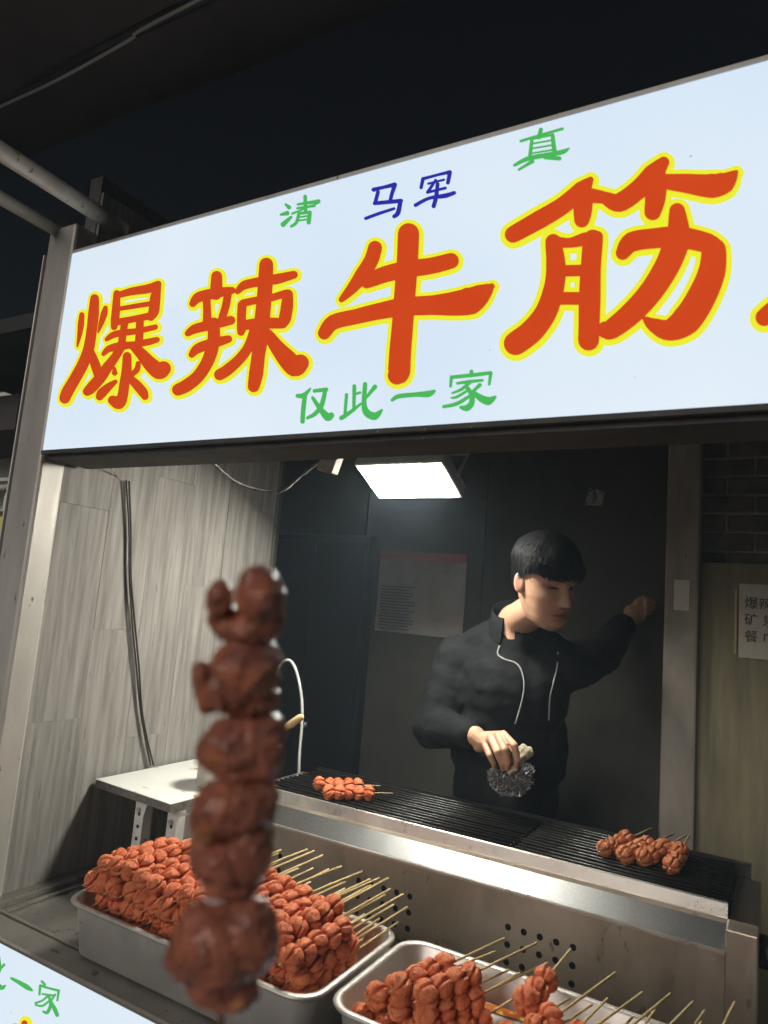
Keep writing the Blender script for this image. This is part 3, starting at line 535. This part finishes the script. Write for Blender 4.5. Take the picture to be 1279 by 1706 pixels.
wire([(335, 748), (362, 778), (398, 806), (440, 818), (470, 818), (505, 790), (535, 768), (580, 752)], [1.2, 1.28, 1.36, 1.42, 1.45, 1.47, 1.48, 1.55], .0034, 'thick dusty wire looping up to the junction block')
jb = empty('junction_block', onY(545, 762, 1.48), 'dusty pale junction block hanging under the sign', 'junction box')
q0 = jb.location; cs = [onY(x, y, 1.47)-q0 for x, y in ((540, 738), (568, 742), (552, 788), (527, 782))]
mb = MB(); mb.add(cs+[c+Vector((.0, .03, .0)) for c in cs], [(0, 3, 2, 1), (4, 5, 6, 7), (0, 1, 5, 4), (1, 2, 6, 5), (2, 3, 7, 6), (3, 0, 4, 7)]).obj('block', mat('block_pale', (.42, .37, .31), .8, c2=(.22, .19, .16), scale=40), jb, bevel=.002)
MB().tube([cs[3].lerp(cs[0], .45)+Vector((-.01, -.006, 0)), cs[2].lerp(cs[1], .45)+Vector((.012, -.006, .004))], .004, 8).obj('tie', M_cable, jb)
MB().tube([Vector((.0, .015, .03)), Vector((0, .015, .40))], .004, 8).obj('hanger', M_cable, jb)
LW, LH = .262, .150
lamp = empty('flood_lamp', (-.950, 1.768, .3685), 'lit rectangular white flood lamp hanging inside the stall', 'lamp')
lamp.rotation_euler = (math.radians(-25), 0, 0)
def LBx(nm, x0, x1, y0, y1, z0, z1, m, bev=0): return box(nm, x0, x1, y0, y1, z0, z1, m, lamp, bev)
LBx('glass', -LW/2, LW/2, -LH/2, LH/2, -.004, 0, M_glow, .001)
LBx('housing', -LW/2-.012, LW/2+.012, -LH/2-.012, LH/2+.012, .0005, .045, M_lampbody, .005)
for i in range(7): LBx('fin', -LW/2+.02+i*.035, -LW/2+.024+i*.035, -LH/2+.01, LH/2-.01, .0455, .065, M_lampbody)
MB().tube([(-LW/2-.02, 0, .02), (-LW/2-.02, .03, .12), (LW/2+.02, .03, .12), (LW/2+.02, 0, .02)], .006, 8).obj('yoke', M_lampbody, lamp)
MB().tube([(0, .03, .12), (0, .22, .42)], .008, 8).obj('stem', M_lampbody, lamp)

# ================================================================ PERSON
pr_ = empty('person', (-.74, 2.13, GZ), 'young man in a black jacket wiping the grill, looking down to the side', 'person'); OP = pr_.location
sk_m = bpy.data.materials.new('skin_vc'); MATS['skin_vc'] = sk_m; sk_m.use_nodes = True
_b = sk_m.node_tree.nodes['Principled BSDF']; _a = sk_m.node_tree.nodes.new('ShaderNodeVertexColor'); _a.layer_name = 'tint'
sk_m.node_tree.links.new(_a.outputs[0], _b.inputs['Base Color']); _b.inputs['Roughness'].default_value = .48; _b.inputs['Subsurface Weight'].default_value = .06
_b.inputs['Subsurface Radius'].default_value = (.008, .003, .0015)
prof = [(-.118, .012, .070, .030), (-.113, .030, .078, .012), (-.100, .045, .086, -.012), (-.085, .053, .089, -.03), (-.06, .061, .089, -.045), (-.03, .068, .088, -.062), (0, .0715, .086, -.082), (.03, .0735, .089, -.096), (.06, .074, .084, -.100), (.085, .068, .070, -.090), (.105, .050, .044, -.066), (.116, .026, .014, -.034), (.119, .004, -.008, -.014)]
def interp(z, k):
    zs = [p[0] for p in prof]; return float(np.interp(z, zs, [p[k] for p in prof]))
def gs(x, s): return math.exp(-(x/s)**2)
def head_geo():
    nz_, nu = 84, 96; V, C, Fc = [], [], []
    for j in range(nz_+1):
        z = -.118+.237*j/nz_
        wx, yf, yb = interp(z, 1), interp(z, 2), interp(z, 3); cy = (yf+yb)/2; hy = (yf-yb)/2
        for i in range(nu):
            a = 2*math.pi*i/nu; ca, sa = math.cos(a), math.sin(a); e = .86
            x = wx*math.copysign(abs(sa)**e, sa); y = cy+hy*math.copysign(abs(ca)**e, ca); zz = z
            col = Vector((.50, .285, .185))
            if ca > 0:
                ax = abs(x); t = max(0, min(1, (.018-z)/.056))
                nh = (.006+.024*t**1.4) if z > -.038 else .030*max(0, 1-(-.038-z)/.011)
                if z > .018: nh = .005*max(0, 1-(z-.018)/.02)
                y += nh*gs(x, .0085+.0055*t) + .007*gs(ax-.012, .0055)*gs(z+.038, .007)
                y -= .014*gs(ax-.031, .017)*gs(z-.004, .011) - .0045*gs(ax-.031, .013)*gs(z-.001, .0065)
                y += .004*gs(ax-.03, .022)*gs(z-.023, .007) + .004*gs(ax-.045, .016)*gs(z+.022, .016)
                y += .0055*gs(x, .022)*gs(z+.0625, .0045) + .006*gs(x, .019)*gs(z+.0735, .005) - .0045*gs(x, .025)*gs(z+.068, .0022) - .003*gs(x, .02)*gs(z+.083, .005)
                y += .004*gs(x, .018)*gs(z+.1, .010)
                lip = gs(x/.023, 1)*gs((z+.068)/.010, 1); col = col.lerp(Vector((.36, .11, .09)), min(1, 1.2*lip))
                col = col.lerp(Vector((.12, .04, .03)), gs(x, .024)*gs(z+.068, .0018))
                bz = .024+.004*gs(ax-.034, .012); col = col.lerp(Vector((.02, .016, .014)), min(1, 1.5*gs(z-bz, .0042))*(1 if .013 < ax < .052 else 0)*.9)
                ez = .0015; col = col.lerp(Vector((.015, .010, .010)), min(1, 1.5*gs(z-ez, .0027))*min(1, max(0, (ax-.015)/.006))*min(1, max(0, (.048-ax)/.008)))
                col = col.lerp(Vector((.55, .24, .17)), .5*gs(ax-.04, .018)*gs(z+.03, .018)+.4*gs(x, .012)*gs(z+.036, .01))
                col = col.lerp(Vector((.14, .05, .04)), gs(ax-.008, .004)*gs(z+.0455, .003))
            V.append(Vector((x, y, zz))); C.append(col)
    Fc = [(j*nu+i, j*nu+(i+1) % nu, (j+1)*nu+(i+1) % nu, (j+1)*nu+i) for j in range(nz_) for i in range(nu)]
    Fc += [tuple(range(nu-1, -1, -1)), tuple(nz_*nu+i for i in range(nu))]
    mb = MB(); mb.add(V, Fc)
    for s in (-1, 1):          # ears
        k0 = len(mb.v); mb.sphere((0, 0, 0), 1, 18, 12)
        for q in range(k0, len(mb.v)):
            p = Vector(mb.v[q]); dish = .5*gs(p.y-.1, .45)*gs(p.z-.1, .5) if p.x*s > 0 else 0
            mb.v[q] = (s*(.0735+.009*abs(p.x)*(1 if p.x*s > 0 else -.6)-.008*dish+.006*(-p.y)), -.006+.017*p.y-.004*p.z, -.008+.031*p.z*(1 if p.z > 0 else .9)); C.append(Vector((.52, .27, .19)))
    return mb, C
head, HC = head_geo()
hp = onY(905, 968, 1.95)
toc = Vector((-hp.x, -hp.y, 0)).normalized(); rt = Vector((R.x, R.y, 0)).normalized()
an = math.radians(40); fwd = (toc*math.cos(an)+rt*math.sin(an)); fwd = (fwd - Vector((0, 0, .26))).normalized()
side = fwd.cross(Vector((0, 0, 1))).normalized(); upv = side.cross(fwd).normalized()
tilt = Quaternion(fwd, math.radians(4)); side = tilt @ side; upv = tilt @ upv
HM = Matrix((side, fwd, upv)).transposed()
def HP(p): return HM @ Vector((p[0]*1.08, p[1]*1.03, p[2]*1.04)) + hp
body = MB(); body.add([HP(q)-OP for q in head.v], head.f); BC = list(HC)
def add_part(me, col):
    k0 = len(body.v); body.add([v.co.copy() for v in me.vertices], [tuple(p.vertices) for p in me.polygons]); BC.extend([Vector(col)]*len(me.vertices))
nk = onY(856, 1020, 2.05)
J = {k_: onY(*q) for k_, q in dict(RS=(762, 1092, 2.10), LS=(938, 1100, 2.14), RE=(722, 1212, 2.02), RW=(792, 1226, 1.89), LE=(1000, 1092, 2.36), LW=(1043, 1036, 2.52)).items()}
ch = Vector((nk.x-.02, nk.y+.06, nk.z-.255)); wa = Vector((-.74, 2.16, -.42)); pel = Vector((-.74, 2.18, -.62))
sb = MB()
capsule(sb, HP((0, -.012, -.085)), nk+Vector((-.005, .03, -.03)), .050, .054)
capsule(sb, nk+Vector((0, .03, -.03)), ch, .06, .12); capsule(sb, ch, wa, .12, .115); capsule(sb, wa, pel, .115, .125)
for s in ('R', 'L'): capsule(sb, J[s+'S'], J[s+'E'], .042, .036); capsule(sb, J[s+'E'], J[s+'W'], .036, .026); capsule(sb, ch+Vector((0, 0, .06)), J[s+'S'], .07, .045)
for s in (-1, 1):
    kx = pel+Vector((s*.09, 0, -.38)); capsule(sb, pel+Vector((s*.08, 0, -.04)), kx, .075, .052); ft = Vector((kx.x, kx.y+.01, GZ+.08)); capsule(sb, kx, ft, .052, .038); capsule(sb, ft, ft+Vector((s*.02, -.15, -.045)), .036, .03)
me = blob_mesh('b', sb, .009, 6); [setattr(v, 'co', v.co-OP) for v in me.vertices]; add_part(me, (.50, .285, .185))
# right hand, closed over the rag
z2 = lambda x, y, Y: onY(700+x/4.263, 1080+y/4.263, Y)
hb = MB()
fing = [([(590, 610, 1.868), (668, 690, 1.838), (690, 790, 1.850), (684, 838, 1.866)], (.0108, .0100, .0088, .0074)), ([(550, 615, 1.864), (600, 720, 1.828), (622, 810, 1.842), (618, 855, 1.862)], (.0112, .0104, .0092, .0078)),
        ([(500, 635, 1.864), (545, 735, 1.832), (578, 815, 1.846), (586, 856, 1.864)], (.0108, .0100, .0088, .0074)), ([(452, 665, 1.868), (492, 760, 1.842), (518, 815, 1.852), (526, 845, 1.866)], (.0095, .0086, .0076, .0066)),
        ([(560, 680, 1.890), (640, 735, 1.898), (690, 790, 1.892)], (.013, .0115, .009))]
for P_, r_ in fing:
    Q = [z2(*q) for q in P_]
    for i in range(len(Q)-1): capsule(hb, Q[i], Q[i+1], r_[i], r_[i+1], 12)
for a_, b_ in (((420, 690, 1.885), (470, 660, 1.87)), ((430, 660, 1.885), (530, 630, 1.868)), ((430, 640, 1.888), (585, 618, 1.872)), ((440, 690, 1.892), (570, 675, 1.888))): capsule(hb, z2(*a_), z2(*b_), .019, .0125)
capsule(hb, J['RW'], z2(440, 665, 1.885), .027, .024)
me = blob_mesh('h', hb, .0024, 3); [setattr(v, 'co', v.co-OP) for v in me.vertices]; add_part(me, (.53, .30, .19))
# left hand, against the wall beside the post
z7 = lambda x, y, Y: onY(780+x/3.76, 860+y/3.76, Y)
hb = MB(); capsule(hb, J['LW'], z7(1030, 625, 2.55), .025, .028); capsule(hb, z7(1020, 600, 2.55), z7(1075, 585, 2.565), .026, .022); capsule(hb, z7(1030, 640, 2.55), z7(1080, 625, 2.565), .024, .02)
for i, (y0, y1, L_) in enumerate(((560, 520, 1150), (585, 545, 1165), (610, 575, 1158), (635, 605, 1140))):
    Q = [z7(1070, y0, 2.57), z7(1112, (y0+y1)/2-14, 2.56), z7(L_, y1, 2.588)]
    for k in range(2): capsule(hb, Q[k], Q[k+1], .0105-.001*k, .0095-.001*k, 12)
Q = [z7(1030, 575, 2.55), z7(1060, 535, 2.55), z7(1095, 515, 2.565)]
for k in range(2): capsule(hb, Q[k], Q[k+1], .012-.001*k, .011-.001*k, 12)
me = blob_mesh('h', hb, .003, 3); [setattr(v, 'co', v.co-OP) for v in me.vertices]; add_part(me, (.50, .285, .185))
bo = body.obj('body', sk_m, pr_, True)
ca_ = bo.data.color_attributes.new('tint', 'FLOAT_COLOR', 'POINT')
ca_.data.foreach_set('color', np.array([[c.x, c.y, c.z, 1] for c in BC], dtype=np.float32).ravel())
# hair: thick cap with a heavy fringe
mb = MB(); nu, nv = 110, 46
for j in range(nv+1):
    for i in range(nu):
        a = 2*math.pi*i/nu; ca, sa = math.cos(a), math.sin(a)
        lowz = .030 if ca > .35 else (.033-(.35-ca)*.085 if ca > -.2 else -.014-.045*min(1, (-.2-ca)/.5))
        lowz += (.010*noise.noise(Vector((a*9, 0, 3)))+.007*noise.noise(Vector((a*31, 0, 9))))*(1 if ca > .1 else .6)
        e0 = math.asin(max(-.95, (lowz-.03)/.110)); E_ = e0+(math.pi/2-.02-e0)*j/nv; cE = math.cos(E_)
        nn = 1+.05*noise.noise(Vector((ca*3, sa*3, E_*2)))+.035*noise.noise(Vector((a*16, E_*2.5, 5)))
        thin = 1-(.115 if ca < .45 else .115*max(0, (.62-ca)/.17))*max(0, min(1, (.40-E_)/.45)) if ca < .62 else 1
        mb.v.append(((.089*cE*sa)*nn*thin, -.006+(.112*cE*ca)*nn*thin, .03+.110*math.sin(E_)*(1+.3*(nn-1))))
mb.f = [(j*nu+i, j*nu+(i+1) % nu, (j+1)*nu+(i+1) % nu, (j+1)*nu+i) for j in range(nv) for i in range(nu)]+[tuple(nv*nu+i for i in range(nu))]
k0 = len(mb.v); mb.v += [(x*.88, y*.86 if y > 0 else y*.9, z+.012) for x, y, z in mb.v[:nu]]; mb.f += [((i+1) % nu, i, k0+i, k0+(i+1) % nu) for i in range(nu)]
for q in range(2600):         # loose strands roughen the outline
    i = random.randrange(nu); j = random.randrange(2, nv-6); p = Vector(mb.v[j*nu+i]); p2 = Vector(mb.v[max(0, j-11)*nu+(i+random.choice((-1, 0, 1))) % nu]); n_ = Vector((p.x, p.y, .02)).normalized()
    k0 = len(mb.v); o_ = n_*random.uniform(.0005, .0055); wv = Vector((-n_.y, n_.x, 0))*.0019
    mb.v += [tuple(p-wv), tuple(p+wv), tuple(p2+o_+Vector((0, 0, random.uniform(-.006, .002))))]; mb.f.append((k0, k0+1, k0+2))
for q in range(170):         # fringe and temple locks of uneven length
    a = random.uniform(-1.5, 1.5); i = int((a % (2*math.pi))/(2*math.pi)*nu); p = Vector(mb.v[3*nu+i]); n_ = Vector((p.x, p.y, 0)).normalized(); wv = Vector((-n_.y, n_.x, 0))*random.uniform(.003, .006)
    top = p+Vector((0, 0, .022))+n_*random.uniform(0, .003); tip_ = p+Vector((0, 0, -random.uniform(.004, .017)))+wv*random.uniform(-1.6, 1.6)+n_*random.uniform(-.003, .004); mid = (top+tip_)/2+n_*.003
    k0 = len(mb.v); mb.v += [tuple(top-wv), tuple(top+wv), tuple(mid+wv*.8), tuple(mid-wv*.8), tuple(tip_)]; mb.f += [(k0, k0+1, k0+2, k0+3), (k0+3, k0+2, k0+4)]
mb.v = [tuple(HP(q)-OP) for q in mb.v]; hr = mb.obj('hair', M_hair, pr_, True)
# jacket
jm = MB()
capsule(jm, ch+Vector((0, 0, .03)), wa, .150, .160); capsule(jm, wa, pel+Vector((0, 0, -.05)), .160, .165)
jm.sphere(ch+Vector((0, 0, .02)), (.185, .135, .15)); jm.sphere(wa+Vector((0, 0, .04)), (.19, .14, .2))
for s in ('R', 'L'):
    capsule(jm, ch+Vector((0, 0, .085)), J[s+'S']+Vector((0, 0, -.015)), .088, .076); capsule(jm, J[s+'S']+Vector((0, 0, -.02)), J[s+'E'], .078, .066)
    capsule(jm, J[s+'E'], J[s+'E'].lerp(J[s+'W'], .86), .066, .044)
capsule(jm, nk+Vector((-.01, .05, -.045)), ch+Vector((0, 0, .12)), .070, .11)
for s in ('R', 'L'): capsule(jm, nk+Vector((-.01, .05, -.05)), J[s+'S']+Vector((0, .01, -.01)), .066, .062)
def fold(c):
    return 0.007*noise.noise(c*9)+.005*noise.noise(Vector((c.x*16, c.y*16, c.z*26)))+.0025*noise.noise(c*60)
me = blob_mesh('jacket', jm, .008, 5, fold); [setattr(v, 'co', v.co-OP) for v in me.vertices]; jk = link('jacket', me, pr_, M_jacket)
cn = nk+Vector((.0, .012, -.012)); cm_ = MB()     # stand collar
ring = []
for rr, dz in ((.082, -.045), (.078, -.01), (.074, .026), (.070, .028), (.068, -.03)):
    ring.append([cn+Vector((rr*math.sin(a)*1.05, -rr*math.cos(a)*.95+.018, dz-.034*math.cos(a)+.004*math.sin(3*a))) for a in np.linspace(.25, 2*math.pi-.25, 40)])
cm_.add([q-OP for r_ in ring for q in r_], [(k*40+i, k*40+i+1, (k+1)*40+i+1, (k+1)*40+i) for k in range(4) for i in range(39)]).obj('collar', M_jacket, jk, True)
bpy.context.view_layer.update()
from mathutils.bvhtree import BVHTree
bv = BVHTree.FromPolygons([v.co+OP for v in me.vertices], [tuple(p.vertices) for p in me.polygons])
for pts in (((832, 1076), (829, 1090), (842, 1099), (858, 1104), (868, 1116), (873, 1140), (869, 1168), (862, 1194), (858, 1206)), ((929, 1086), (928, 1110), (922, 1136), (916, 1162), (914, 1200))):
    P_ = []
    for x, y in pts:
        d = ray(x, y).normalized(); h_ = bv.ray_cast(Vector((0, 0, 0)), d)
        if h_[0] is not None: P_.append(h_[0]-d*.002-OP)
    if len(P_) > 2: MB().tube(P_, .0023, 7, 4).obj('piping', M_pipe, jk, True)
tm = MB()
for s in (-1, 1):
    kx = pel+Vector((s*.09, 0, -.38)); capsule(tm, pel+Vector((s*.075, 0, -.02)), kx, .098, .075); capsule(tm, kx, Vector((kx.x, kx.y+.01, GZ+.09)), .075, .06)
me = blob_mesh('trousers', tm, .012, 4); [setattr(v, 'co', v.co-OP) for v in me.vertices]; link('trousers', me, pr_, M_trou)
# rag and steel wool
rb = MB(); 
for x, y, Y, r_ in ((665, 850, 1.872, .013), (640, 868, 1.868, .011), (705, 800, 1.882, .016), (740, 745, 1.894, .017), (775, 735, 1.902, .013), (730, 710, 1.90, .012), (700, 770, 1.888, .015), (655, 780, 1.886, .015)): rb.sphere(z2(x, y, Y), (r_, r_*.8, r_))
me = blob_mesh('rag', rb, .003, 3, lambda c: .004*noise.noise(c*90)+.002*noise.noise(c*240)); rg = link('rag', me, None, M_rag); tag(rg, 'crumpled beige rag pinched in the wiping hand', 'rag')
wl = empty('steel_wool_pad', z2(640, 955, 1.885), 'dark tangled steel wool pad held under the rag', 'scouring pad'); ow = wl.location
wb = MB()
for x, y, r_ in ((560, 940, .026), (640, 960, .030), (720, 940, .028), (740, 860, .022), (600, 990, .020), (690, 990, .020), (520, 900, .014)): wb.sphere(z2(x, y, 1.893)-ow, (r_, .020, r_*.85))
me = blob_mesh('core', wb, .004, 3, lambda c: .004*noise.noise(c*120)); link('core', me, wl, M_woolc); vv = [v.co.copy() for v in me.vertices]; wn = [v.normal.copy() for v in me.vertices]
cb_ = MB()
for q in range(900):
    i = random.randrange(len(vv)); p = vv[i]; n_ = wn[i]; t_ = Vector((random.gauss(0, 1), random.gauss(0, 1), random.gauss(0, 1))).normalized(); r_ = random.uniform(.003, .008)
    b_ = t_.cross(n_).normalized() if t_.cross(n_).length > .01 else Vector((1, 0, 0)); a0 = random.uniform(0, 6)
    P_ = [p+(t_*math.cos(a0+s*.75)+n_*.7*math.sin(a0+s*.75))*r_+b_*s*.0009 for s in range(6)]
    cb_.tube(P_, .00055, 3)
cw = cb_.obj('wire_tangle', M_wool, wl); cw['kind'] = 'stuff'

# ================================================================ HELD SKEWER (foreground)
D0 = .345; mpp = D0/FPX
fs_ = empty('meat_skewer', atD(368, 1700, D0), 'roasted meat skewer held up close and out of focus', 'skewer'); of = fs_.location
pieces = [[(366, 1000, 20, 34, 0), (384, 1038, 36, 26, 6), (432, 994, 38, 44, -4), (440, 1030, 34, 36, 2), (408, 1048, 48, 22, 0), (425, 968, 20, 16, 0)],
 [(408, 1120, 56, 50, 0), (434, 1110, 32, 40, 4), (380, 1150, 40, 34, -4), (415, 1165, 50, 26, 4), (336, 1130, 15, 26, -6), (346, 1160, 20, 26, -4)],
 [(400, 1240, 60, 42, 0), (440, 1222, 32, 34, 6), (360, 1250, 28, 34, 0), (410, 1275, 58, 30, 4), (463, 1208, 14, 16, 8), (445, 1260, 26, 34, -4)],
 [(392, 1345, 66, 46, 0), (432, 1340, 30, 50, 4), (352, 1360, 34, 40, -4), (395, 1385, 62, 34, 6)],
 [(380, 1432, 60, 40, 0), (350, 1420, 34, 44, 4), (420, 1420, 34, 44, -6), (385, 1470, 46, 26, 0)],
 [(370, 1570, 74, 62, 0), (325, 1590, 44, 46, 4), (420, 1560, 40, 56, -4), (372, 1630, 56, 46, 6), (398, 1655, 34, 30, 0), (405, 1520, 36, 30, 4), (340, 1535, 34, 30, -2), (300, 1600, 22, 28, 0)]]
for k, pc in enumerate(pieces):
    mb = MB()
    for x, y, rx, ry, dz in pc:
        c_ = atD(x, y, D0+dz*.0008)-of; k0 = len(mb.v); mb.sphere((0, 0, 0), 1, 18, 12)
        for q in range(k0, len(mb.v)):
            p = Vector(mb.v[q]); mb.v[q] = tuple(c_ + R*(p.x*rx*1.07*mpp) + U*(p.z*ry*1.12*mpp) + F*(p.y*(rx+ry)*.46*mpp))
    me = blob_mesh('meat_chunk', mb, .0011, 2, lambda c: .0013*noise.noise(c*130+Vector((k, 0, 0)))+.0016*noise.noise(c*65)+.0011*noise.noise(c*330)+.0005*noise.noise(c*800))
    link('meat_chunk', me, fs_, M_fg)
pt_ = [atD(x, y, D0)-of for x, y in ((405, 1000), (395, 1250), (380, 1500), (368, 1700), (360, 1850))]
MB().tube(pt_, .0019, 8, 4).obj('stick', mat('stick_dark', (.16, .09, .05), .6), fs_, True)

# ================================================================ NEIGHBOUR STALL (sliver at far left)
def nb_box(nm, px0, px1, py0, py1, Y, m, lab, cat):
    a, b = onY(px0, py1, Y), onY(px1, py0, Y); e = empty(nm, (a.x, Y, a.z), lab, cat)
    MB().box(0, b.x-a.x, 0, .16, 0, b.z-a.z).obj('carton', m, e, bevel=.004); MB().box(.005, b.x-a.x-.005, -.004, -.001, (b.z-a.z)*.3, (b.z-a.z)*.62).obj('print_band', M_paper, e); return e
NY = 1.75
ns = empty('neighbour_stall', (-2.9, NY, GZ), 'lit neighbouring stall shelf seen past the left post', 'stall')
MB().box(-.7, .35, .2, .26, 0, 2.4).obj('back_board', mat('cream_board', (.62, .62, .52), .6, c2=(.45, .45, .36), scale=8), ns)
for z in (1.62, 1.77, 1.90): MB().box(-.7, .35, -.02, .2, z, z+.014).obj('shelf', M_zinc, ns)
MB().tube([(-.7, -.03, 1.87), (.35, -.03, 1.87)], .012, 10).obj('rail', M_gi, ns)
MB().box(-.7, .35, -.2, .25, 2.06, 2.2).obj('fascia', M_awn, ns)
for i, (m_, lab) in enumerate(((mat('carton_white', (.75, .76, .70), .5), 'white carton on the neighbouring stall shelf'), (mat('carton_blue', (.03, .17, .62), .5), 'blue carton on the neighbouring stall shelf'), (mat('carton_yellow', (.72, .66, .08), .5), 'yellow carton on the lower neighbouring shelf'))):
    zz = (1.785, 1.635, 1.635)[i]; xx = (.02, .10, -.12)[i]; e = empty('carton', (-2.9+xx, NY, GZ+zz), lab, 'carton')
    MB().box(0, .18, 0, .12, 0, .075+.02*i).obj('box', m_, e, bevel=.004); MB().box(.02, .16, -.0035, -.001, .02, .045).obj('print_band', M_paper, e)

# ================================================================ HAZE (grill smoke hanging in the air)
hz = MB().box(-26, 26, -26, 26, GZ-1, 2.6).obj('haze', None); hm = bpy.data.materials.new('haze'); hm.use_nodes = True; hn = hm.node_tree
hn.nodes.remove(hn.nodes['Principled BSDF']); pv = hn.nodes.new('ShaderNodeVolumePrincipled'); pv.inputs['Color'].default_value = (.66, .83, 1, 1); pv.inputs['Density'].default_value = .012
hn.links.new(pv.outputs[0], hn.nodes['Material Output'].inputs['Volume']); hz.data.materials.append(hm); tag(hz, None, None, kind='stuff')
